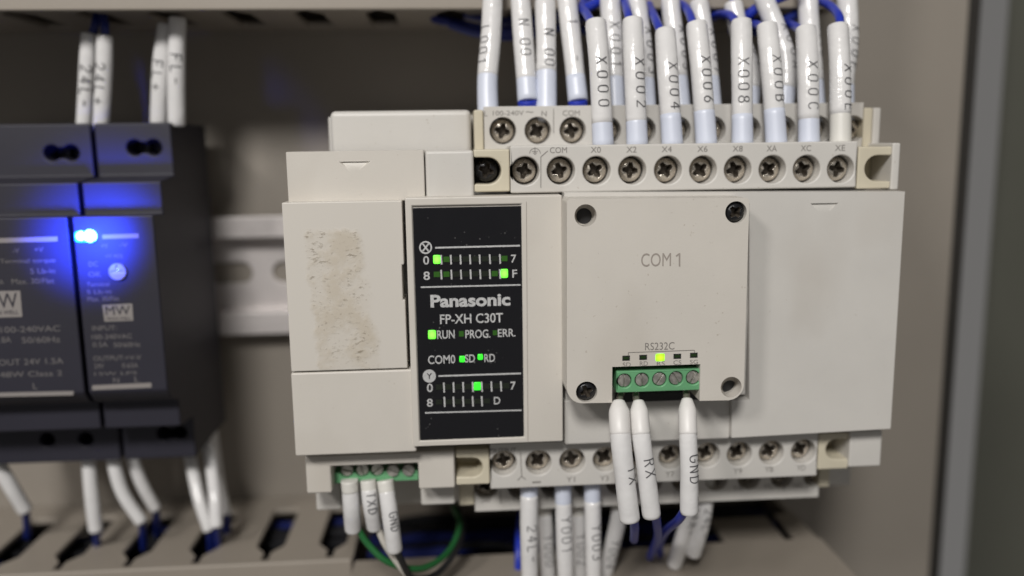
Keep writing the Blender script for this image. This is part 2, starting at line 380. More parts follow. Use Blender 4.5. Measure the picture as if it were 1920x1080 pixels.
GLYPH = {'0': [_O], 'O': [_O], '1': [[(.12, .8), (.32, 1), (.32, 0)]],
 '2': [arc(.3, .72, .27, .28, 170, -30)+[(.04, 0), (.58, 0)]],
 '3': [arc(.28, .75, .26, .25, 150, -90)+arc(.28, .25, .28, .25, 90, -150)],
 '4': [[(.42, 0), (.42, 1), (.02, .3), (.6, .3)]], '5': [[(.55, 1), (.1, 1), (.07, .55)]+arc(.28, .3, .28, .3, 110, -150)],
 '6': [[(.45, 1), (.1, .5)]+arc(.3, .28, .27, .28, 150, -210)], '7': [[(.03, 1), (.57, 1), (.2, 0)]],
 '8': [arc(.3, .76, .23, .24, -90, 270, 14), arc(.3, .26, .28, .26, 90, 450, 14)],
 '9': [[(.12, 0), (.5, .5)]+arc(.3, .72, .27, .28, -30, 330)],
 'A': [[(0, 0), (.3, 1), (.6, 0)], [(.1, .33), (.5, .33)]],
 'B': [[(.05, 0), (.05, 1), (.3, 1)]+arc(.3, .77, .22, .23, 90, -90)+[(.05, .54)], [(.3, .54)]+arc(.3, .27, .28, .27, 90, -90)+[(.05, 0)]],
 'C': [arc(.34, .7, .28, .3, 25, 180)+arc(.34, .3, .28, .3, 180, 335)],
 'D': [[(.05, 0), (.05, 1), (.25, 1)]+arc(.25, .5, .33, .5, 90, -90, 12)+[(.05, 0)]],
 'E': [[(.56, 1), (.06, 1), (.06, 0), (.56, 0)], [(.06, .52), (.45, .52)]],
 'F': [[(.56, 1), (.06, 1), (.06, 0)], [(.06, .52), (.45, .52)]],
 'G': [arc(.34, .7, .28, .3, 25, 180)+arc(.34, .3, .28, .3, 180, 350)+[(.62, .45), (.38, .45)]],
 'K': [[(.05, 0), (.05, 1)], [(.55, 1), (.05, .42)], [(.22, .6), (.58, 0)]],
 'L': [[(.06, 1), (.06, 0), (.56, 0)]], 'N': [[(.04, 0), (.04, 1), (.56, 0), (.56, 1)]],
 'R': [[(.05, 0), (.05, 1), (.3, 1)]+arc(.3, .75, .24, .25, 90, -90)+[(.05, .5)], [(.28, .5), (.57, 0)]],
 'T': [[(0, 1), (.6, 1)], [(.3, 1), (.3, 0)]], 'X': [[(0, 0), (.6, 1)], [(0, 1), (.6, 0)]],
 'Y': [[(0, 1), (.3, .5), (.6, 1)], [(.3, .5), (.3, 0)]], '+': [[(.3, .2), (.3, .8)], [(0, .5), (.6, .5)]],
 '-': [[(.08, .5), (.52, .5)]], 'V': [[(0, 1), (.3, 0), (.6, 1)]], ' ': [], '.': [[(.25, 0), (.33, 0)]]}
def wrap_text(name, s, path, rf, s0, parent, hgt=2.3, adv=2.9, roll=0.0, stroke=.24, material=None, wf=1.0):
    """plotter lettering running down a round sleeve from s0 mm along it"""
    fr = frames(path); acc = [0.0]
    for i in range(1, len(path)): acc.append(acc[-1]+(path[i]-path[i-1]).length)
    def P(u, v, lift):
        u = min(max(u, 0), acc[-1]-.01); i = 0
        while i < len(acc)-2 and acc[i+1] < u: i += 1
        t = (u-acc[i])/max(1e-6, acc[i+1]-acc[i])
        p = fr[i][0].lerp(fr[i+1][0], t); a = fr[i][2].lerp(fr[i+1][2], t).normalized(); b = fr[i][3].lerp(fr[i+1][3], t).normalized()
        r = (rf(u/acc[-1]) if callable(rf) else rf); g = v/r+roll
        return W(*(p+(a*math.cos(g)+b*math.sin(g))*(r+.045+lift)))
    # which way is the photo's right on this sleeve
    sgn = 1 if fr[len(fr)//2][3].x > 0 else -1
    roll *= sgn
    vs, fs = [], []; k = 0
    for ci, ch in enumerate(s):
        for st in GLYPH.get(ch, []):
            pts = []
            for i in range(len(st)-1):
                (x0, y0), (x1, y1) = st[i], st[i+1]; m = max(1, int(math.hypot(x1-x0, y1-y0)/.12))
                pts += [(x0+(x1-x0)*j/m, y0+(y1-y0)*j/m) for j in range(m)]
            pts.append(st[-1]); q = [(s0+ci*adv+x*hgt*wf, (y-.5)*hgt) for x, y in pts]
            for i in range(len(q)-1):
                d = (q[i+1][0]-q[i][0], q[i+1][1]-q[i][1]); l = math.hypot(*d) or 1; nx, ny = -d[1]/l*stroke/2, d[0]/l*stroke/2
                ex, ey = d[0]/l*stroke*.3, d[1]/l*stroke*.3
                b = len(vs); lf = .0035*(k % 7); k += 1
                for (u, v), sx, e in ((q[i], 1, -1), (q[i+1], 1, 1), (q[i+1], -1, 1), (q[i], -1, -1)):
                    vs.append(P(u+nx*sx+ex*e, sgn*(v+ny*sx+ey*e), lf))
                fs.append((b, b+1, b+2, b+3))
    if not vs: return
    me = bpy.data.meshes.new(name); me.from_pydata(vs, [], fs); me.materials.append(material or INK)
    return put(bpy.data.objects.new(name, me), parent)
def along(path, y):
    """length along the sleeve at which it passes the photo row y"""
    acc = 0.0; py = proj(path[0])[1]
    for i in range(1, len(path)):
        q = proj(path[i])[1]; l = (path[i]-path[i-1]).length
        if (q-y)*(py-y) <= 0 and q != py: return acc+l*(y-py)/(q-py)
        acc += l; py = q
    return acc
def row_index(path, y):
    return min(range(1, len(path)-1), key=lambda i: abs(proj(path[i])[1]-y))
def px_path(pts):
    return [Vector((*at(x, y, h), h)) for x, y, h in pts]

# ------------------------------------------------------------------ setting: plate and cabinet
eA, eB = at(1815, 0, 0), at(1745, 1080, 0); plate_r = (eA.x+eB.x)/2
bp = solid("mounting_plate", cb((-220, plate_r, -200, 120), -2.5, 0), PLATE, bevel=0.4); props(bp, kind="structure")
cw = solid("cabinet_back_wall", cb((-260, 170, -260, 160), -42, -40), CABINET, bevel=0); props(cw, kind="structure")
gs = solid("gap_shade_strip", cb((plate_r-3, plate_r+6.2, -200, 120), -9, -3), mat("painted_gap_shade", (0.022, 0.019, 0.016), 0.7, vary=0.2, bump=0.4, scale=60), bevel=1.5, seg=3); props(gs, kind="structure")  # added dark strip, its colour stands in for the shade in the gap
xw = at(1850, 540, -40).x
def sidewall(bm): shape_hull(bm, [(xw, -260, -40), (xw+2, -260, -40), (xw, 160, -40), (xw+2, 160, -40), (xw+62, -260, 110), (xw+64, -260, 110), (xw+62, 160, 110), (xw+64, 160, 110)])
sw = solid("cabinet_side_wall", sidewall, CABINET, bevel=0); props(sw, kind="structure")

# ------------------------------------------------------------------ cable ducts
HD = 46.0
def duct(name, x0, x1, yface, up, hfront, slots, label, opening=None, lip=2.4):
    """slotted trunking; yface is the wall that looks at the devices, up=+1 when the duct lies above it"""
    t, hgt = 1.8, 40.0
    root = thing(name, ((x0+x1)/2, yface, 0), label, "cable duct", "slotted cable ducts")
    ya, yb = (yface, yface+t) if up > 0 else (yface-t, yface)
    cuts = []
    for xc in slots:
        # wide finger slot that narrows to a neck near the rim
        def slot(bm, xc=xc):
            w = 3.6
            pr = [(xc-w, 11), (xc-w+.9, 10), (xc+w-.9, 10), (xc+w, 11), (xc+w, 34), (xc+.8, 38), (xc+.8, 42), (xc-.8, 42), (xc-.8, 38), (xc-w, 34)]
            a = [bm.verts.new(W(x, ya-1, h)) for x, h in pr]; b = [bm.verts.new(W(x, yb+1, h)) for x, h in pr]
            bm.faces.new(a); bm.faces.new(b[::-1])
            for i in range(len(pr)): bm.faces.new((a[i], b[i], b[(i+1) % len(pr)], a[(i+1) % len(pr)]))
        cuts.append(slot)
    if opening:
        def opn(bm):
            a = [bm.verts.new(W(x, ya-1, h)) for x, h in opening]; b = [bm.verts.new(W(x, yb+1, h)) for x, h in opening]
            bm.faces.new(a); bm.faces.new(b[::-1])
            for i in range(len(opening)): bm.faces.new((a[i], b[i], b[(i+1) % len(opening)], a[(i+1) % len(opening)]))
        cuts.append(opn)
    solid("slotted_wall", cb((x0, x1, ya, yb), .2, hfront-1.6), DUCT, root, cuts, bevel=.45)
    far = (yface+hgt-t, yface+hgt) if up > 0 else (yface-hgt, yface-hgt+t)
    solid("far_wall", cb((x0, x1, *far), .2, hfront-1.6), DUCT, root, bevel=0)
    mid = (ya+t+.1, far[0]-.1) if up > 0 else (far[1]+.1, ya-.1)
    solid("back_wall", cb((x0, x1, *mid), .2, 1.8), DUCT, root, bevel=0)
    cy = (yface-.9, yface+hgt+.9) if up > 0 else (yface-hgt-.9, yface+.9)
    cov = solid("cover", cb((x0, x1, *cy), hfront-1.5, hfront), DUCT, root, bevel=.6, seg=3)
    return root
yt = at(400, 12, HD).y; yb = at(480, 1063, HD).y
def xs_at(pxs, py, h): return [at(p, py, h).x for p in pxs]
duct("cable_duct", -215, at(1600, 12, HD).x, yt, 1, HD, xs_at((-70, 62, 195, 322, 455, 586, 716, 846, 976, 1106, 1236, 1366, 1496), 36, 26),
     "slotted beige cable duct along the top above the devices")
duct("cable_duct", -215, at(660, 1058, HD).x, yb, -1, HD, xs_at((-75, 40, 158, 280, 400, 521, 634), 992, 24),
     "slotted beige cable duct under the charcoal power supplies")
def h_on(px, py, y):
    """how far out of the panel the ray through a photo point meets the level y"""
    lo_, hi_ = 0.0, 200.0
    for _ in range(50):
        md = (lo_+hi_)/2
        if at(px, py, md).y < y: lo_ = md
        else: hi_ = md
    return (lo_+hi_)/2
he = h_on(1570, 1040, yb)
xr0, xr1 = at(664, 1058, HD).x, at(1570, 1040, he).x
rd = thing("cable_duct", ((xr0+xr1)/2, yb, 0), "cut open beige cable duct below the ivory controller", "cable duct", "slotted cable ducts")
hA, hB = h_on(760, 1046, yb), h_on(1440, 1012, yb); hC = h_on(1420, 966, yb); HR = 84.0
def strip(bm):
    pr = [(xr0, hA), (at(1235, 1046, hA).x, hA), (at(1250, 1012, hB).x, hB), (xr1, hB), (xr1, HR-1.6), (xr0, HR-1.6)]
    lo_ = [bm.verts.new(W(x, yb-1.8, h)) for x, h in pr]; hi_ = [bm.verts.new(W(x, yb, h)) for x, h in pr]
    bm.faces.new(lo_); bm.faces.new(hi_[::-1])
    for i in range(6): bm.faces.new((lo_[i], hi_[i], hi_[(i+1) % 6], lo_[(i+1) % 6]))
solid("slotted_wall", strip, DUCT, rd, bevel=.4)
for x0_, x1_, hc in ((1345, 1455, hC), (1472, 1545, hC-1.5)):
    xa, xb_ = at(x0_, 985, (hB+hC)/2).x, at(x1_, 985, (hB+hC)/2).x
    solid("finger", cb((xa, min(xb_, xr1-.5), yb-2.0, yb-.3), hc, hB-.05), DUCT, rd, bevel=.5)
solid("back_wall", cb((xr0, xr1, yb-38, yb-6), .2, 2.0), DUCT, rd, bevel=0)
solid("far_wall", cb((xr0, xr1, yb-40, yb-38.1), .2, HR-1.6), DUCT, rd, bevel=0)
solid("end_wall", cb((xr1-1.5, xr1-.02, yb-38, yb-1.9), 2.1, HR-1.7), DUCT, rd, bevel=0)
solid("cover", cb((xr0, xr1, yb-41, yb+.9), HR-1.5, HR), DUCT, rd, bevel=.6)
def bundle(x0_, x1_, n, lab, hmax, mats, deep):
    rng_ = random.Random(n); bm_v, bm_f, mi = [], [], []
    for k in range(n):
        y_, h_ = yb-deep-rng_.uniform(0, 9), 4+(hmax-6)*(k+.5)/n; r_ = rng_.uniform(1.1, 1.9); m_ = rng_.randrange(len(mats))
        pts = [Vector((x0_+(x1_-x0_)*i/7, y_+rng_.uniform(-1.6, 1.6), h_+rng_.uniform(-1.8, 1.8))) for i in range(8)]
        fr = frames(spline(pts, 5)); b0 = len(bm_v)
        for p, t, a_, b_ in fr: bm_v += [W(*(p+(a_*math.cos(j*math.pi/4)+b_*math.sin(j*math.pi/4))*r_)) for j in range(8)]
        for i in range(len(fr)-1):
            for j in range(8): bm_f.append((b0+i*8+j, b0+i*8+(j+1) % 8, b0+(i+1)*8+(j+1) % 8, b0+(i+1)*8+j)); mi.append(m_)
    me = bpy.data.meshes.new("cable_bundle"); me.from_pydata(bm_v, [], bm_f)
    for m_ in mats: me.materials.append(m_)
    for p, i in zip(me.polygons, mi): p.material_index = i; p.use_smooth = True
    o = bpy.data.objects.new("cable_bundle", me); COL.objects.link(o); props(o, lab, "cables", None, "stuff")
bundle(xr0+2, xr1-3, 30, "dark cables lying inside the cut open duct", 46, [CABLE, CABLE, CABLE, CABLEB], 4.5)
bundle(-150, xr0-3, 30, "dark cables lying inside the slotted duct under the power supplies", 46, [CABLE, CABLE, CABLEB], 5)

# ------------------------------------------------------------------ DIN rail
rr = R(300, 407, 545, 440, 7.5); rr2 = R(300, 594, 545, 629, 7.5)
ry1, ry4, ry2, ry3 = rr[3], rr2[2], rr[2], rr2[3]
def rail(bm):
    xl, xr, t = -215, 118, 1.1
    prof = [(ry1, 7.5), (ry2-t, 7.5), (ry2-t, .2+t), (ry3+t, .2+t), (ry3+t, 7.5), (ry4, 7.5), (ry4, 7.5-t), (ry3, 7.5-t), (ry3, .2), (ry2, .2), (ry2, 7.5-t), (ry1, 7.5-t)]
    a = [bm.verts.new(W(xl, y, h)) for y, h in prof]; b = [bm.verts.new(W(xr, y, h)) for y, h in prof]
    bm.faces.new(a); bm.faces.new(b[::-1]); n = len(prof)
    for i in range(n): bm.faces.new((a[i], b[i], b[(i+1) % n], a[(i+1) % n]))
def oblong(xc, yc, L, r, h0, h1):
    pts = [(xc+L/2+r*math.cos(a), yc+r*math.sin(a)) for a in [math.radians(-90+15*i) for i in range(13)]]+[(xc-L/2+r*math.cos(a), yc+r*math.sin(a)) for a in [math.radians(90+15*i) for i in range(13)]]
    return lambda bm: shape_prism(bm, pts, h0, h1)
yc = at(520, 510, 1.3).y; x1s = at(555, 510, 1.3).x
dr = solid("mounting_rail", rail, RAIL, None, [oblong(x1s+k*19.5, yc, 7.5, 3.1, -2, 4) for k in (-2, -1, 0, 1, 2)], bevel=.3)
props(dr, "zinc plated slotted mounting rail behind the power supplies and controller", "mounting rail")

# ------------------------------------------------------------------ shared screw meshes (local axis: -y is out of the panel)
def head_mesh(name, r, material, cross=True):
    def dome(bm):
        n = 36; rg = []
        for rr_, hh in ((r, -1.2), (r, .35), (r*.93, .75), (r*.72, 1.15), (r*.4, 1.38), (0.02, 1.45)):
            rg.append([bm.verts.new(W(rr_*math.cos(2*math.pi*i/n), rr_*math.sin(2*math.pi*i/n), hh)) for i in range(n)])
        for a, b in zip(rg, rg[1:]):
            for i in range(n): bm.faces.new((a[i], a[(i+1) % n], b[(i+1) % n], b[i]))
        bm.faces.new(rg[0]); bm.faces.new(rg[-1])
    def flat(bm): shape_cyl(bm, 0, 0, r, -1, 1.0, 36)
    a, b = r*.74, r*.17
    def crossc(bm):
        pl = [(a, -b), (a, b), (b*1.7, b*1.7), (b, a), (-b, a), (-b*1.7, b*1.7), (-a, b), (-a, -b), (-b*1.7, -b*1.7), (-b, -a), (b, -a), (b*1.7, -b*1.7)]
        lo = [bm.verts.new(W(x*.5, y*.5, -.9)) for x, y in pl]; hi = [bm.verts.new(W(x*1.05, y*1.05, 2)) for x, y in pl]
        bm.faces.new(lo); bm.faces.new(hi[::-1])
        for i in range(12): bm.faces.new((lo[i], hi[i], hi[(i+1) % 12], lo[(i+1) % 12]))
    def slotc(bm): shape_box(bm, -r*1.2, r*1.2, -.16, .16, .5, 2)
    o = solid(name, dome if cross else flat, material, None, [crossc if cross else slotc], bevel=.09, seg=2, angle=40, linkit=False)
    me = o.data; bpy.data.objects.remove(o)
    if cross:                                 # shade in the driver recess, painted on as a darker colour
        me.materials.append(RECESS_SHADE)
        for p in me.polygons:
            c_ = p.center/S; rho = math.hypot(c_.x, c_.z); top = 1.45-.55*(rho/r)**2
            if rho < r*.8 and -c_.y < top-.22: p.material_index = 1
    return me
SCREW_ME = head_mesh("phillips_screw", 2.72, SCREW)
BLACK_ME = head_mesh("black_screw", 2.0, BLACKS)
SLOT_ME = head_mesh("slotted_screw", 1.32, SLOTTED, False)
def washer_mesh():
    bm = bmesh.new(); n = 36
    for z0, z1, r0, r1 in ((0, .6, 3.2, 3.1),):
        shape_cyl(bm, 0, 0, r0, z0, z1, n, r1)
    shape_box(bm, -2.9, 2.9, -2.7, 2.7, -1.2, -.05)
    me = tomesh(bm, "clamp_washer"); me.materials.append(WASHER)
    return me
WASH_ME = washer_mesh()

# ------------------------------------------------------------------ power supplies
HF, HM, HT = 56.0, 49.0, 39.0
def power_supply(label, xl, xr, holes_top, holes_bot):
    root = thing("power_supply", ((xl+xr)/2, at(300, 860, HT).y, 8), label, "power supply", "power supplies on the mounting rail")
    g = .45
    yT = at(260, 230, HT).y; yT2 = at(260, 330, HT).y; yM2 = at(240, 402, HM).y
    yF1 = at(220, 404, HF).y; yF2 = at(240, 757, HF).y; yB1 = at(300, 800, HM).y; yB2 = at(300, 860, HT).y
    # front relief, seen from the side: terminal steps above and below a raised middle
    def body(bm):
        prof = [(yT, 9), (yT, HT), (yT2, HT), (yT2-1, HM), (yM2, HM), (yF1, HF), (yF2+3, HF), (yF2, HF-2.5), (yF2-1.5, HM), (yB1, HM), (yB1-1, HT), (yB2, HT), (yB2, 9)]
        a = [bm.verts.new(W(xl+g, y, h)) for y, h in prof]; b = [bm.verts.new(W(xr-g, y, h)) for y, h in prof]
        bm.faces.new(a); bm.faces.new(b[::-1]); n = len(prof)
        for i in range(n): bm.faces.new((a[i], b[i], b[(i+1) % n], a[(i+1) % n]))
    cuts = []
    for (px, py), w in holes_top+holes_bot:
        c = at(px, py, HT)
        if w > 20:
            k = w/7.6/2.0
            pts = [(c.x-k*.48+1.9*math.cos(a), c.y+1.9*math.sin(a)) for a in [math.radians(40+14*i) for i in range(21)]]+[(c.x+k*.48+1.9*math.cos(a), c.y+1.9*math.sin(a)) for a in [math.radians(220+14*i) for i in range(21)]]
            cuts.append(lambda bm, pts=pts: shape_prism(bm, pts, HT-9, HT+2))
        else:
            cuts.append(lambda bm, c=c: shape_cyl(bm, c.x, c.y, 1.9, HT-9, HT+2, 28))
    solid("housing", body, PSU, root, cuts, bevel=.7, seg=3)
    for (px, py), w in holes_top+holes_bot:
        for s in ((-1, 1) if w > 20 else (0,)):
            c = at(px+s*w*.25, py, HT); inst("terminal_screw", DARKSLOT_ME, root, c.x, c.y, HT-7.5, random.uniform(0, 3))
    return root
DARKSLOT_ME = head_mesh("terminal_screw", 1.6, BLACKS, False)
xs = (at(134, 425, HF).x+at(160, 735, HF).x)/2; xR = (at(296, 430, HF).x+at(316, 735, HF).x)/2; xL = xs-35.5
psl = power_supply("wide charcoal power supply cut off by the picture edge beside the narrow one", xL, xs, [((-45, 291), 72), ((115, 287), 72)], [((-20, 822), 14), ((88, 825), 14), ((160, 824), 14)])
psr = power_supply("narrow charcoal power supply with a glowing blue indicator", xs, xR, [((270, 277), 72)], [((322, 812), 62)])
sheets("printed_bar", [bar(-40, 452, 108, 448, 9), bar(-40, 741, 138, 737, 8)], HF, PRINTB, psl)
sheets("printed_bar", [bar(192, 444, 260, 442, 8), bar(173, 727, 284, 722, 9)], HF, PRINTB, psr)
for s, b in (("-V", (30, 470, 12, 9)), ("+V", (73, 468, 17, 9)), ("Terminal torque", (52, 490, 104, 11)), ("5 Lb-in", (80, 508, 46, 10)), ("A", (3, 529, 8, 9)), ("Max. 30/Flat", (62, 527, 80, 10)),
             ("100-240VAC", (57, 617, 112, 11)), ("1.8A", (8, 637, 26, 11)), ("50/60Hz", (77, 637, 72, 11)), ("OUT 24V 1.5A", (58, 678, 122, 11)), ("48W Class 2", (58, 701, 118, 10)), ("L", (66, 724, 8, 11))):
    text("lettering", s, b, HF, PRINT, psl)
for s, b in (("+V", (196, 461, 13, 8)), ("-V", (232, 459, 16, 8)), ("+V ADJ.", (215, 481, 34, 9)), ("DC", (175, 495, 17, 9)), ("OK", (178, 514, 24, 9)), ("Terminal", (184, 533, 42, 8)), ("5 Lb-in", (186, 547, 46, 8)), ("Max. 30/Flat", (194, 560, 60, 9)),
             ("INPUT:", (196, 615, 46, 9)), ("100-240VAC", (210, 631, 76, 9)), ("0.5A", (188, 646, 28, 9)), ("50/60Hz", (238, 646, 50, 9)), ("OUTPUT:+V-V", (220, 671, 90, 9)), ("24V", (186, 686, 18, 9)), ("0.63A", (244, 685, 30, 9)), ("15W LPS", (217, 700, 80, 6)), ("N", (218, 713, 11, 10)), ("L", (257, 711, 9, 10))):
    text("lettering", s, b, HF, PRINT, psr)
sheet("logo_frame", [[(-30, 546), (38, 545), (42, 594), (-28, 596)]], HF, PRINTB, psl)
text("logo_letters", "MW", (2, 564, 62, 28), HF+.06, PSU, psl); text("logo_letters", "MEAN WELL", (4, 586, 62, 8), HF+.06, PSU, psl)
sheet("logo_frame", [[(192, 572), (248, 569), (250, 601), (196, 603)]], HF, PRINTB, psr)
text("logo_letters", "MW", (221, 582, 46, 17), HF+.06, PSU, psr); text("logo_letters", "MEAN WELL", (223, 597, 46, 5), HF+.06, PSU, psr)
c = at(222, 509, HF)
solid("trimmer", [lambda bm: shape_cyl(bm, c.x, c.y, 1.9, HF-.5, HF+.7, 32)], POT, psr, [lambda bm: shape_box(bm, c.x-1.6, c.x+1.6, c.y-.3, c.y+.3, HF+.3, HF+2), lambda bm: shape_box(bm, c.x-.3, c.x+.3, c.y+.31, c.y+1.6, HF+.3, HF+2)], bevel=.15)
# blue power indicator; an added unseen spot puts its halo on the housings
q = R(141, 433, 180, 454, HF)
solid("indicator", [lambda bm: shape_box(bm, q[0], q[1], q[2], q[3], HF-.5, HF+.9)], LEDBLUE, psr, bevel=1.2, seg=4)
for px, r in ((151, 1.15), (167, 1.45)):
    c2_ = at(px, 443, HF+.9); solid("indicator_chip", [lambda bm, c2_=c2_, r=r: shape_cyl(bm, c2_.x, c2_.y, r, HF+.3, HF+1.15, 24, r*.8)], LEDCORE, psr, bevel=0)
lb = bpy.data.lights.new("halo_spot", 'SPOT'); lb.energy = .42; lb.color = (0.02, 0.05, 1.0); lb.shadow_soft_size = .003; lb.spot_size = math.radians(76); lb.spot_blend = 1.0
lo = bpy.data.objects.new("halo_spot", lb); lo.location = W((q[0]+q[1])/2-.8, (q[2]+q[3])/2-1, HF+20); lo.rotation_euler = (math.radians(90), 0, 0); put(lo, psr)

# ------------------------------------------------------------------ programmable controller
H0, HL, HU = 80.0, 77.0, 66.0               # covers, front terminal row, rear terminal row
plc = thing("programmable_controller", (at(1100, 945, HU).x, at(1100, 945, HU).y, 8), "ivory programmable controller with black indicator window and lit green lamps", "controller")
# housing: the body behind the covers, as deep as the rail
hx0, hx1 = at(548, 380, 74).x, at(1690, 370, 74).x
solid("housing", [rb(558, 390, 1672, 815, 72, 9)], IVORY2, plc, bevel=.5)
solid("rear_housing", [rb(632, 213, 1612, 930, 54, 8.5)], IVORY2, plc, bevel=.5)
# left column: covers
def notch(px, py, h, w=3.0):
    c = at(px, py, h)
    return lambda bm: shape_hull(bm, [(c.x-w*.3, c.y-1.9, h+.03), (c.x+w*.3, c.y-1.9, h+.03), (c.x-w, c.y, h-.55), (c.x+w, c.y, h-.55), (c.x-w*.3, c.y-1.9, h+1), (c.x+w*.3, c.y-1.9, h+1), (c.x-w, c.y, h+1), (c.x+w, c.y, h+1)])
solid("top_cover", rb(620, 207, 884, 300, 64, 55), IVORY2, plc, bevel=1.2, seg=4)
solid("upper_cover", rb(538, 283, 796, 378, 76.5, 66), IVORY, plc, [notch(665, 303, 76.5)], bevel=1.2, seg=4)
solid("upper_side_cover", rb(798, 282, 889, 378, 76.5, 66), IVORY2, plc, bevel=.7, seg=3)
door = solid("door", rb(537, 378, 759, 694, H0, 73), STAINED, plc, [rb(753, 500, 775, 567, H0+3, 70)], bevel=.9, seg=4)
solid("lower_cover", rb(549, 696, 779, 852, H0-.15, 73), IVORY, plc, bevel=.45)
# bottom left connector bay
solid("connector_bay", rb(573, 850, 853, 921, 75.5, 60), IVORY, plc, [rb(620, 880, 785, 990, 78, 66)], bevel=.5)
solid("connector_bay_foot", [rb(789, 905, 853, 947, 69, 58)], IVORY2, plc, bevel=.5)
solid("connector_bay_foot", [rb(592, 905, 640, 957, 66, 58)], IVORY2, plc, bevel=.5)
pc = solid("plug_connector", [rb(624, 884, 784, 903, 71, 64.5)], GREENC, plc, [cc(x, 884-(x-650)*.03, 1.5, 71, 69.6, 74) for x in (650, 679, 707, 737, 766)], bevel=.25)
for x in (650, 679, 707, 737, 766):
    c = at(x, 884-(x-650)*.03, 71); inst("slotted_screw", SLOT_ME, pc, c.x, c.y, 69.4+(1.2 if x > 720 else 0), random.uniform(0, 3))
# display
bez = solid("display_bezel", rb(767, 368, 1055, 833, H0+.8, 73), IVORY, plc, [rb(779, 386, 982, 833-3, H0+3, H0+.2)], bevel=.45)
c1, c2 = at(990, 376, H0+.8), at(990, 832, H0+.8)
sheet("bezel_seam", [bar(987, 378, 990, 828, 1.2)], H0+.8, INKL, bez, .02)
lcd = solid("display_window", rb(781, 388, 981, 829, H0+.45, H0-.5), LCD, plc, bevel=.1)
hw = H0+.45
sheets("printed_line", [bar(816, 464.5, 975, 460.5, 3.2), bar(789, 538.5, 976, 534, 2.8), bar(822, 705, 977, 700, 3), bar(797, 774, 978, 769, 2.6)], hw, LCDT, lcd)
sheets("printed_tick", [bar(x, 478+(x-827)*-.012, x+1, 496+(x-827)*-.012, 3) for x in (827, 845, 863, 881, 899, 918, 937)]+[bar(x, 506+(x-827)*-.012, x+1, 524+(x-827)*-.012, 3) for x in (827, 846, 864, 882, 900, 918, 937)]
      +[bar(x, 717-(x-832)*.02, x+1, 736-(x-832)*.02, 3) for x in (832, 850, 868, 886, 903, 921, 939)]+[bar(x, 744-(x-832)*.02, x+1, 763-(x-832)*.02, 3) for x in (833, 850, 868, 886, 903)], hw, LCDT, lcd)
sheet("input_emblem", ring(798, 464, 9.3, 12.2)+[bar(792.5, 457, 803.5, 471, 3), bar(803.5, 457, 792.5, 471, 3)], hw, LCDT, lcd)
sheet("output_emblem", ring(805, 705, 0.1, 12.3), hw, LCDT, lcd); text("emblem_letter", "Y", (805, 705, 10, 11), hw+.08, LCD, lcd)
for s, b, bo in (("0", (799, 488, 11, 16), .012), ("7", (963, 485, 10, 15), .012), ("8", (800, 517, 12, 16), .012), ("F", (965, 513, 9, 15), .012), ("Panasonic", (882, 563, 150, 24), .035), ("FP-XH C30T", (884, 597, 118, 18), .012),
             ("RUN", (836, 627, 33, 16), .012), ("PROG.", (896, 626, 47, 16), .012), ("ERR.", (950, 624, 33, 15), .012), ("COM0", (828, 674, 51, 16), .012), ("SD", (881, 672, 19, 15), .012), ("RD", (918, 671, 20, 15), .012),
             ("0", (806, 727, 11, 16), .012), ("7", (962, 723, 10, 15), .012), ("8", (806, 755, 11, 15), .012), ("D", (932, 751, 12, 14), .012)):
    text("lettering", s, b, hw, LCDT, lcd, bold=bo)
def lamp(px, py, w, hh, m, h=None, parent=None):
    h = h or hw; solid("indicator", [rb(px-w/2, py-hh/2, px+w/2, py+hh/2, h+.12, h-.4)], m, parent or lcd, bevel=.28 if m in (LEDHOT, LEDON, LEDYEL) else 0, seg=3)
for k in range(8):
    x = 819+k*18.1; y1 = 486.5-k*.25; y2 = 514.5-k*.25
    lamp(x, y1, 14 if k == 0 else 11.5, 17 if k == 0 else 10, LEDHOT if k == 0 else LEDDIM if k in (1, 7) else LEDBAR)
    lamp(x, y2, 14 if k == 7 else 11.5, 17 if k == 7 else 10, LEDHOT if k == 7 else LEDDIM if k in (0, 1, 6) else LEDBAR)
    lamp(823+k*18, 726-k*.4, 14 if k == 4 else 11.5, 16 if k == 4 else 10, LEDON if k == 4 else LEDBAR)
    if k < 6: lamp(823+k*18, 754-k*.4, 11.5, 9, LEDBAR)
lamp(810, 627.5, 15, 17, LEDHOT); lamp(865, 626, 9, 10, LEDDIM); lamp(928, 624, 8, 9, LEDDIM)
lamp(866.5, 673.5, 11, 12.5, LEDON); lamp(900.5, 669.5, 10.5, 11.5, LEDON)
# right covers
rcv = solid("right_cover", [cp([(1058, 361), (1697, 359), (1697-27, 804), (1372, 821), (1372, 750), (1405, 750), (1405, 381), (1058, 381)][::-1], H0, 74, H0)], IVORY2, plc, [notch(1546, 381, H0)], bevel=1.1, seg=4)
solid("cassette_bay", rb(1060, 385, 1402, 745, H0-1.2, 73), IVORY2, plc, bevel=0)
solid("lower_panel", rb(1059, 745, 1370, 829, H0-1.0, 73), IVORY2, plc, bevel=.5)
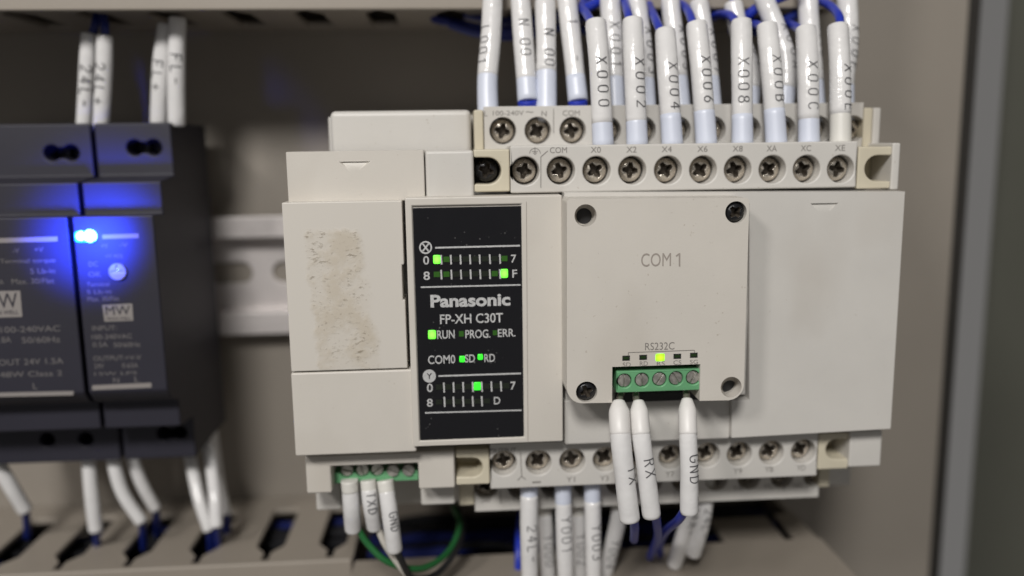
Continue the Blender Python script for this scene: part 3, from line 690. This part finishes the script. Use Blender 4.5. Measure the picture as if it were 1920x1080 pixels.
# communication cassette
HC = 88.5
def cassette(bm):
    pts = []
    def corner(cx, cy, r, a0, a1):
        c = at(cx, cy, HC); k = r/((at(cx+r, cy, HC)-c).x)
        for i in range(9):
            a = math.radians(a0+(a1-a0)*i/8); pts.append((c.x+r/k*math.cos(a), c.y+r/k*math.sin(a)))
    corner(1071, 381, 8, 180, 90); corner(1397, 379, 8, 90, 0); corner(1366, 722, 29, 0, -90); corner(1093, 727, 30, 270, 180)
    shape_prism(bm, pts, H0-1, HC)
con_cut = rb(1153, 692.5, 1320, 790, HC+3, H0-4)
chole = [(1098, 404), (1371, 726)]; cscr = [(1380, 398), (1100, 735)]
cas = solid("communication_cassette", cassette, IVORY, plc, [con_cut]+[cc(x, y, 2.2, HC, HC-4.2, HC+2) for x, y in chole+cscr]+[cc(x-3, y+1, 1.45, HC-4.2, H0-3, HC-4.3) for x, y in chole], bevel=.75, seg=4)
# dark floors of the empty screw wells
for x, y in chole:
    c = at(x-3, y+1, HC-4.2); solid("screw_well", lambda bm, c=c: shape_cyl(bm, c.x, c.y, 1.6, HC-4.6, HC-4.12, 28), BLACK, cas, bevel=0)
for x, y in cscr:
    c = at(x, y, HC); inst("phillips_screw", BLACK_ME, cas, c.x, c.y, HC-1.6, random.uniform(.2, 1.2))
text("lettering", "COM", (1230, 487, 56, 25), HC, INKL, cas)
sheet("lettering", [bar(1274, 474.5, 1274, 499.5, 3), bar(1267.5, 480.5, 1273, 476, 2.8)], HC, INKL, cas)
text("lettering", "RS232C", (1237, 649, 55, 14), HC, INKG, cas)
for s, x, y in (("SD", 1175, 686), ("RD", 1207, 684), ("RS", 1239, 684), ("CS", 1270, 682), ("SG", 1301, 681)):
    text("lettering", s, (x, y-2.5, 15, 8), HC, INKG, cas)
sheet("printed_bracket", [bar(1178, 661, 1302, 656.5, 1.3), bar(1178, 661, 1178, 668, 1.3), bar(1302, 656.5, 1302, 663, 1.3)], HC, INKG, cas)
for k, (x, y) in enumerate(((1174, 671.5), (1206, 670), (1238, 670.5), (1270, 668), (1301, 666))):
    if k == 2: lamp(x, y, 18, 15, LEDYEL, HC, cas)
    else:
        lamp(x, y, 14, 9, BLACK, HC, cas); lamp(x, y, 10, 5, LEDOFF, HC+.13, cas)
con = solid("screw_connector", [rb(1156, 694, 1317, 734, HC-.6, H0-2)], GREENC, plc, [cc(x, y, 1.5, HC-.6, HC-1.9, HC+2) for x, y in ((1171, 714.5), (1204, 713), (1237, 711.5), (1268, 710), (1300, 708.5))], bevel=.3)
for x, y in ((1171, 714.5), (1204, 713), (1237, 711.5), (1268, 710), (1300, 708.5)):
    c = at(x, y, HC-.6); inst("slotted_screw", SLOT_ME, con, c.x, c.y, HC-1.95, math.pi/2+random.uniform(-.6, .6))
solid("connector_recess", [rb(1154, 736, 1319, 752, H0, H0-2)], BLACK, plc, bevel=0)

# terminal blocks
def terminal_block(name, rect, h, hback, holes, r, ears, material=IVORY2):
    blk = solid(name, rb(*rect, h, hback), material, plc, [cc(x, y, r, h, h-7.0, h+2) for x, y in holes], bevel=.35)
    for x, y in holes:
        c = at(x, y, h)
        inst("clamp_washer", WASH_ME, blk, c.x, c.y, h-7.2)
        inst("phillips_screw", SCREW_ME, blk, c.x-.05, c.y, h-3.5+random.uniform(-.4, .4), random.uniform(0, 1.57), random.uniform(.93, 1.0))
    for (rc, hh, hb, m, cut) in ears:
        solid("mounting_ear", rb(*rc, hh, hb), m, blk, cut, bevel=.35)
    return blk
def half_slot(x0, x1, yc_, r, h, left):
    a, b = at(x0, yc_, h), at(x1, yc_, h); k = r
    if left:   # open on the left, round on the right
        pts = [(a.x-3, a.y-k)]+[(b.x-k+k*math.cos(t), b.y+k*math.sin(t)) for t in [math.radians(-90+15*i) for i in range(13)]]+[(a.x-3, a.y+k)]
    else:
        pts = [(b.x+3, b.y+k)]+[(a.x+k+k*math.cos(t), a.y+k*math.sin(t)) for t in [math.radians(90+15*i) for i in range(13)]]+[(b.x+3, b.y-k)]
    return lambda bm: shape_prism(bm, pts, h-9, h+2)
top_x = [985, 1052, 1119, 1186, 1253, 1319, 1384, 1449, 1513, 1577]
tf = terminal_block("front_terminal_block", (957, 269, 1607, 357), HL, 64, [(x, 320.5-(x-985)*.006) for x in top_x], 2.95,
    [((889, 280, 956, 360), HL-.6, 64, CREAM, [half_slot(880, 940, 320, 2.75, HL-.6, True)]), ((1608, 275, 1671, 354), HL-.6, 64, CREAM, [half_slot(1622, 1680, 316, 2.75, HL-.6, False)]), ((1672, 268, 1687, 356), HL-.2, 64, IVORY2, None)])
for s, x in (("COM", 1047), ("X0", 1117), ("X2", 1184), ("X4", 1250), ("X6", 1317), ("X8", 1383), ("XA", 1447), ("XC", 1511), ("XE", 1575)):
    text("lettering", s, (x, 281.5-(x-1050)*.008, 32 if s == "COM" else 19, 11), HL, INKG, tf)
sheet("earth_symbol", [bar(993+6*math.cos(a)*1.6, 290-9*math.sin(a), 1003.5+9*math.cos(a-.5)-1.5, 285-8*math.sin(a-.5), 1) for a in ()]+[q_ for q_ in ring(1003, 288, 9.4, 10.6)[14:]]+[bar(1003, 276, 1003, 287, 1.2), bar(997.5, 284, 1008.5, 284, 1.2), bar(999.5, 287, 1006.5, 287, 1.2), bar(1001.5, 289.5, 1004.5, 289.5, 1.2), bar(1027, 283, 1014, 294, 1.4), bar(1014, 294, 1014, 352, 1.4)], HL, INKG, tf)
c = at(913, 320, HL); inst("phillips_screw", BLACK_ME, tf, c.x, c.y, HL-4.5, .3, 1.2)
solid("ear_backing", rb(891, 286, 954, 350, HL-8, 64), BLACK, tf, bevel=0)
tr = terminal_block("rear_terminal_block", (908, 196, 1617, 290), HU, 52, [(943+i*65.6, 245-i*.35) for i in range(11)], 2.95,
    [((889, 206, 907, 300), HU-.4, 52, CREAM, None), ((1618, 202, 1635, 300), HU-.4, 52, CREAM, None), ((1636, 202, 1650, 300), HU-.2, 52, IVORY2, None)])
for s, b in (("L", (911, 213, 6, 10)), ("100-240V", (953, 212, 58, 9)), ("N", (1020, 213, 10, 10)), ("COM", (1071, 212, 32, 10)), ("~", (993, 210, 14, 3))):
    text("lettering", s, b, HU, INKG, tr)
sheets("printed_line", [bar(1038, 204, 1038, 250, 1.4)], HU, INKG, tr)
bot = [(945, 869), (1010, 868), (1073.5, 865), (1136, 862), (1198, 859), (1259, 857), (1327, 853.5), (1387, 852), (1447, 849.5), (1507, 847)]
tb = terminal_block("lower_front_terminal_block", (919, 820, 1533, 905), 75.5, 60, bot, 2.85,
    [((855, 843, 918, 909), 75, 60, CREAM, [half_slot(846, 905, 876, 2.2, 75, True)]), ((1534, 812, 1592, 880), 75, 60, CREAM, [half_slot(1549, 1600, 843, 2.4, 75, False)]), ((1593, 808, 1653, 875), 75.8, 60, IVORY2, None)])
for s, x, y in (("OUTPUT", 943, 847), ("-", 1006, 906), ("Y1", 1070, 901), ("Y3", 1133, 899), ("Y5", 1195, 894), ("Y7", 1256, 891), ("Y9", 1383, 885), ("YB", 1442, 882), ("YD", 1502, 879)):
    text("lettering", s, (x, y-2, 50 if s == "OUTPUT" else 16, 3 if s == "-" else 10), 75.5, INKG, tb)
sheets("printed_line", [bar(976, 848, 978, 893, 1.6), bar(978, 893, 970, 901, 1.6), bar(978, 893, 986, 899, 1.6)], 75.5, INKG, tb)
tl = terminal_block("lower_rear_terminal_block", (890, 880, 1535, 945), 66, 54, [(912+i*61.6, 915-i*2.3) for i in range(11)], 2.85,
    [((861, 890, 889, 948), 65.6, 54, CREAM, None), ((1536, 872, 1556, 914), 65.6, 54, CREAM, None)])
for s, x, y in (("24V", 911, 940), ("Y0", 968, 938), ("Y2", 1030, 935), ("Y4", 1092, 933), ("Y6", 1270, 926), ("YA", 1383, 917), ("YC", 1441, 914), ("NC", 1496, 911)):
    text("lettering", s, (x, y-2, 18, 9), 66, INKG, tl)
sheets("printed_line", [bar(938, 918, 939, 944, 1.8), bar(1469, 898, 1470, 920, 1.8)], 66, INKG, tl)

# ------------------------------------------------------------------ marked wires
def marked(label, mark, pts, width, y0, ycrimp, roll=0.0, adv=25.0, group=None, crimpcol=None, wires=(), hgt=2.3, wf=1.0, taper=None, stroke=.21, collar=False, n=14):
    """a wire in a printed sleeve. pts run from the free end of the sleeve to the terminal; y0 is the row of the first letter, adv the letter step"""
    path = spline(px_path(pts), n); hm = pts[len(pts)//2][2]; rad = width/2*(DIST-hm)/F; mm = (DIST-hm)/F
    root = thing("marked_wire", tuple(path[-1]), label, "marked wire", group)
    k = row_index(path, ycrimp) if ycrimp else len(path)
    a, b = path[:k+1], (path[k-1:] if ycrimp else None)
    ph = random.uniform(0, 6); am = random.uniform(.01, .03)
    sl = tube("sleeve", a, lambda t: rad*(.98+am*math.sin(ph+5*t)), SLEEVE, root, hollow=True, rounding=.4, rounding_end=.05 if ycrimp else .4)
    if mark:
        tp = a if proj(a[0])[1] < proj(a[-1])[1] else a[::-1]
        wrap_text("marking", mark, tp, rad*1.01, along(tp, y0)-.3*hgt*wf, sl, hgt=hgt, adv=adv*mm, roll=roll, wf=wf, stroke=stroke)
    if b: tube("crimp_sleeve", b, taper and (lambda t: rad*taper(t)) or (lambda t: rad*(.97+.04*t)), crimpcol or CRIMP, root, rounding=.06)
    for nm, wp, r, m_ in wires: tube(nm, spline(px_path(wp), 10), r, m_, root, n=14, rounding=.1)
    if collar:
        x, y, h = pts[-1]; tube("collar", spline(px_path([(x-1, y-5, h), (x, y+15, h-1), (x+1, y+40, h-2.5)]), 6), rad*.97, BLUE, root, n=20, rounding=.1)
    return root
def in_row(mark, where): return "white sleeve marked %s %s" % (mark, where)
def blue(*pts): return ("insulation", list(pts), .95, BLUE)
GT = "white marker sleeves along the top terminals"
f0 = 72.2
for mk, p, y0, yc_, adv, ro, wp in (
 ("X000", [(1117, 40, 77), (1124, 130, 75), (1131, 275, f0)], 119, 230, 25.5, .10, [(1112, 46, 77), (1100, 26, 70), (1092, 8, 60), (1120, -30, 42)]),
 ("X002", [(1186, 37, 77), (1189, 130, 75), (1195, 275, f0)], 121, 229, 25.3, .42, [(1182, 42, 77), (1176, 20, 72), (1168, -10, 60), (1160, -40, 40)]),
 ("X004", [(1247, 57, 77), (1252, 140, 75), (1261, 275, f0)], 130, 229, 23.7, .35, [(1240, 62, 77), (1228, 34, 70), (1216, 5, 55), (1210, -30, 35)]),
 ("X006", [(1306, 44, 77), (1315, 140, 75), (1325, 275, f0)], 118, 218, 24.0, .30, [(1301, 50, 77), (1291, 22, 70), (1278, 8, 60), (1262, 10, 45)]),
 ("X008", [(1390, 39, 77), (1391, 140, 75), (1392, 275, f0)], 121, 221, 23.0, -.15, [(1384, 46, 77), (1368, 28, 70), (1346, 28, 60), (1325, 40, 42)]),
 ("X00B", [(1438, 46, 77), (1447, 140, 75), (1456, 275, f0)], 117, 220, 23.7, .35, [(1432, 54, 77), (1418, 46, 68), (1400, 48, 55), (1370, 60, 40)]),
 ("X00C", [(1511, 52, 77), (1515, 140, 75), (1517, 275, f0)], 127, 223, 25.0, .10, [(1504, 58, 77), (1488, 48, 68), (1468, 44, 55), (1430, 52, 40)]),
 ("X00E", [(1571, 48, 77), (1575, 140, 75), (1576, 275, f0)], 133, 214, 23.7, .50, [(1576, 54, 77), (1572, 28, 74), (1552, 8, 66), (1522, 4, 52), (1490, 20, 38)])):
    p = [(x, y, hh) for (x, y, _), hh in zip(p, (66.0, 69.6, f0))]          # the sleeves lean back towards the duct
    wp = [(x, y, h_-11 if h_ > 52 else min(h_, 46)) for x, y, h_ in wp]
    marked(in_row(mk, "in the front row above the controller"), mk, p, 39.5, y0, yc_, ro, adv, GT, CRIMPW if mk == "X00E" else CRIMP, [blue(*wp)])
r0 = 61.5
for mk, p, w, ro, y0, adv, yc_, lab in (
 ("L001", [(926, -60, 68), (921, 60, 66), (914, 150, 64), (916, 230, r0)], 37, -.75, 61, 20.5, 146, "white sleeve marked L001 first at the top row end"),
 ("N 00", [(972, -60, 68), (980, 60, 66), (990, 190, 62)], 36, .10, 49, 18.5, 153, "white sleeve marked N 00 over a blue ring beside L001"),
 ("N 00", [(1022, 1, 68), (1024, 90, 65), (1024, 230, r0)], 37, .25, 67, 19, 139, "white sleeve marked N 00 with its rounded top in view"),
 ("1  -", [(1056, -60, 68), (1070, 60, 66), (1084, 190, 62)], 35, .2, 48, 23, 153, "faintly marked white sleeve over a blue ring before X000"),
 ("X001", [(1140, -60, 68), (1147, 60, 66), (1154, 230, r0)], 37, .15, 54, 24.5, 156, None), ("X003", [(1190, -20, 68), (1203, 80, 66), (1213, 230, r0)], 36, .75, 64, 25, 156, None),
 ("X005", [(1256, -2, 68), (1266, 90, 66), (1279, 230, r0)], 35, .85, 61, 23.5, 148, None), ("X007", [(1310, 2, 68), (1326, 110, 66), (1337, 230, r0)], 35, .85, 67, 23.7, 154, None),
 ("X009", [(1374, 5, 70), (1388, 70, 67), (1408, 135, 64), (1402, 230, r0)], 34, 1.0, 60, 23.7, 170, None), ("X00A", [(1430, -8, 70), (1457, 60, 67), (1474, 125, 64), (1466, 230, r0)], 37, .75, 59, 24, 165, None),
 ("X00D", [(1512, -60, 69), (1518, 60, 66), (1530, 230, r0)], 37, 1.15, 56, 17, 150, None), ("X00F", [(1586, -60, 69), (1590, 70, 66), (1583, 150, 64), (1582, 230, r0)], 37, .45, 59, 24, 165, None)):
    p = [(x, y, r0-(230-y)*.034) for x, y, _ in p]; w += 1.5
    wires = []
    if mk in ("X005", "X007", "X009", "X00A"):
        x, y, h = p[0]; wires = [blue((x+2, y+6, h), (x-2, y-30, h-8), (x-30, y-60, h-25))]
    lab = lab or in_row(mk, "in the rear row half hidden behind the front sleeves" if mk != "X001" else "in the rear row behind X000")
    marked(lab, mk, p, w, y0, yc_, ro, adv, GT, CRIMP, wires, collar=p[-1][1] < 200)
for pp, col, lab in (([(812, 34, 28), (850, 42, 33), (930, 58, 36), (1040, 50, 34), (1160, 66, 33)], BLUED, "thick dark blue wire leaving the upper duct beside L001"),
    ([(870, 26, 30), (960, 40, 34), (1080, 20, 40), (1150, -20, 48)], BLUED, "dark blue wire rising behind the N 00 sleeves"),
    ([(842, 44, 34), (900, 62, 36), (990, 66, 34), (1100, 30, 36)], BLUED, "lowest dark blue wire sagging behind the N 00 sleeves"),
    ([(1090, 20, 52), (1125, 2, 50), (1160, -20, 48)], BLUE, "bright blue wire crossing beside the X001 sleeve"),
    ([(1395, 35, 50), (1425, 12, 52), (1470, -8, 55), (1500, -20, 58)], BLUE, "bright blue wire slanting up behind the X00A sleeve"),
    ([(1210, 40, 40), (1300, 10, 38), (1400, 40, 40), (1500, 30, 38)], BLUED, "dark blue wire running behind the X004 and X006 sleeves"),
    ([(1400, 60, 44), (1440, 55, 46), (1490, 30, 44), (1540, 0, 44)], BLUED, "dark blue wire slanting up behind the X00C sleeve")):
    props(tube("loose_wire", spline(px_path(pp), 12), 1.2, col, None, n=12), lab, "wire", "loose blue wires in the upper duct")
# cassette wires
GC = "white marker sleeves on the plug connectors"
tap = lambda t: .995 if t < .66 else .995-.42*((t-.66)/.34)**1.2
for mk, p, w, ro, y0, adv, yc_, wp, tip in (
    ("TX", [(1181, 976, 93), (1172, 900, 93), (1163, 815, 92), (1160, 752, 88)], 42, .75, 877, 21, 812, [(1188, 968, 93), (1190, 990, 88), (1189, 1012, 76)], [(1160, 770, 88.6), (1162, 748, 86), (1166, 736, 83)]),
    ("RX", [(1222, 969, 93), (1211, 880, 93), (1202, 815, 92), (1197, 752, 88)], 38, .35, 863, 22, 812, [(1228, 960, 93), (1232, 985, 86), (1232, 1010, 74), (1218, 1045, 55)], [(1197, 766, 88.6), (1193, 748, 86), (1192, 736, 83)]),
    ("GND", [(1292, 963, 93), (1292, 880, 93), (1290, 815, 92), (1288, 748, 88)], 37, .45, 855, 21.5, 808, [(1285, 955, 93), (1272, 975, 88), (1248, 996, 76), (1236, 1020, 62), (1240, 1050, 45)], [(1288, 766, 88.6), (1287, 742, 86), (1286, 734, 83)])):
    marked("white sleeve marked %s hanging from the green cassette connector" % mk, mk, p, w, y0, yc_, ro, adv, GC, CRIMPF, [blue(*wp), ("bare_end", tip, .75, SCREW)], taper=tap)
# lower plug wires
for mk, p, w, ro, y0, adv, lab, wp, col in (
    ("", [(662, 994, 70), (659, 950, 72), (655, 900, 72)], 34, 0, 0, 13, "blank white sleeve over a green wire below the lower green plug", [(668, 985, 70), (690, 1020, 70), (730, 1055, 70), (790, 1066, 66), (840, 1035, 58), (862, 985, 50), (850, 950, 40)], GREENW),
    ("TXD", [(702, 990, 71), (695, 950, 73), (690, 900, 72)], 31, .35, 927, 13.5, "white sleeve marked TXD between two sleeves on the lower plug", [(706, 982, 71), (722, 1020, 71), (755, 1068, 70), (790, 1110, 66)], WHITEW),
    ("GND", [(740, 1033, 73), (732, 970, 74), (722, 900, 72)], 33, .55, 962, 12.8, "white sleeve marked GND over a black wire on the lower plug", [(742, 1025, 73), (752, 1050, 73), (775, 1085, 70), (820, 1075, 64), (856, 1030, 58), (868, 990, 50), (860, 955, 40)], BLACKW)):
    marked(lab, mk, p, w, y0, 918, ro, adv, GC, CRIMPW, [("insulation", wp, .78, col)], hgt=1.95, wf=.85, stroke=.22)
# output wires
GO = "white marker sleeves along the bottom terminals"
h1, h2 = 70.5, 60.5
for mk, p, w, ro, y0, adv, yc_, lab in (("24L-", [(994, 1130, 70), (992, 1010, 71), (992, 905, h1)], 36, .30, 985, 21, 928, "white sleeve marked 24L- first along the bottom terminals"),
    ("Y001", [(1062, 1130, 70), (1058, 1010, 71), (1055, 900, h1)], 34, .2, 969, 21, 938, None), ("Y003", [(1114, 1130, 70), (1112, 1010, 71), (1110, 898, h1)], 34, .35, 984, 20.5, 938, None),
    ("Y000", [(1031, 1130, 58), (1024, 1010, 60), (1018, 915, h2)], 31, .3, 1002, 19, 960, None), ("Y002", [(1088, 1130, 58), (1085, 1010, 60), (1081, 912, h2)], 30, .3, 1000, 19, 960, None),
    ("Y004", [(1118, 1130, 56), (1146, 1030, 60), (1161, 960, 61), (1160, 905, h2)], 34, .1, 1010, 18, 950, None),
    ("24A-", [(1264, 1060, 57), (1280, 1010, 60), (1298, 950, 62), (1306, 895, h2)], 33, .3, 946, 18, 930, "grey white sleeve marked 24A- slanting behind GND"),
    ("24L-", [(1298, 1040, 60), (1318, 970, 62), (1326, 890, 62)], 34, .35, 953, 17, 930, "white sleeve marked 24L- slanting out beside GND")):
    marked(lab or in_row(mk, "hanging in the %s row below the controller" % ("front" if p[1][2] > 65 else "rear")), mk, p, w, y0, yc_, ro, adv, GO, CRIMP if p[1][2] > 65 else CRIMPW)
for pp, lab in (([(972, 1120, 55), (972, 1040, 52), (975, 980, 45), (985, 945, 40)], "thin blue wire hanging beside the 24L- sleeve"), ([(1245, 1000, 50), (1232, 1030, 44), (1215, 1055, 36), (1200, 1040, 22)], "blue wire end dropping into the cut open duct")):
    props(tube("loose_wire", spline(px_path(pp), 10), .95, BLUE, None, n=12), lab, "wire", "loose blue wires below the controller")
# power supply wires
GP = "white marker sleeves on the power supplies"
def dark(*pts): return ("insulation", list(pts), 1.0, BLUED)
for mk, p, w, ro, y0, lab, wires in (
    ("24L-", [(168, 62, 34), (163, 130, 34), (157, 245, 33)], 28, .25, 128, "white sleeve marked 24L- first on the power supply tops", [dark((172, 70, 34), (180, 40, 34), (185, 22, 32))]),
    ("24L+", [(196, 66, 36), (195, 130, 36), (189, 245, 35)], 29, -.2, 125, "white sleeve marked 24L+ second on the power supply tops", [dark((197, 72, 36), (196, 45, 36), (192, 22, 33))]),
    ("FL+", [(312, 44, 34), (303, 120, 34), (297, 236, 33)], 31, -.2, 120, "white sleeve marked FL+ third on the power supply tops", []),
    ("FL-", [(333, 32, 36), (331, 120, 36), (331, 236, 35)], 31, .2, 108, "white sleeve marked FL- fourth on the power supply tops", [])):
    marked(lab, mk, p, w, y0, None, ro, 20, GP, None, wires, hgt=2.5, stroke=.3)
for p, w, mk, lab in (([(48, 958, 30), (22, 915, 32), (-8, 865, 33)], 28, "", "white sleeve leaning in from the picture edge under the wide power supply"), ([(180, 996, 34), (172, 930, 34), (164, 845, 33)], 27, "", "straight white sleeve dropping below the wide power supply"),
        ([(266, 980, 34), (228, 920, 34), (208, 845, 33)], 25, "", "white sleeve curving into a wide duct slot"), ([(292, 955, 28), (265, 905, 30), (244, 845, 31)], 24, "", "thinner white sleeve curving behind another into the same duct slot"),
        ([(393, 996, 36), (372, 930, 33), (350, 825, 24)], 24, "", "slanting white sleeve first under the narrow power supply"), ([(406, 990, 38), (402, 920, 34), (388, 812, 22)], 25, "", "brightest white sleeve in the group under the narrow power supply"),
        ([(424, 968, 30), (410, 905, 24), (396, 800, 16)], 24, "", "shaded white sleeve nearest the controller under the narrow power supply")):
    x, y, h = p[0]
    marked(lab, mk, p, w, 0, None, 0, 20, GP, None, [dark((x, y-8, h), (x+2, y+20, h-4), (x+4, y+50, h-8))])
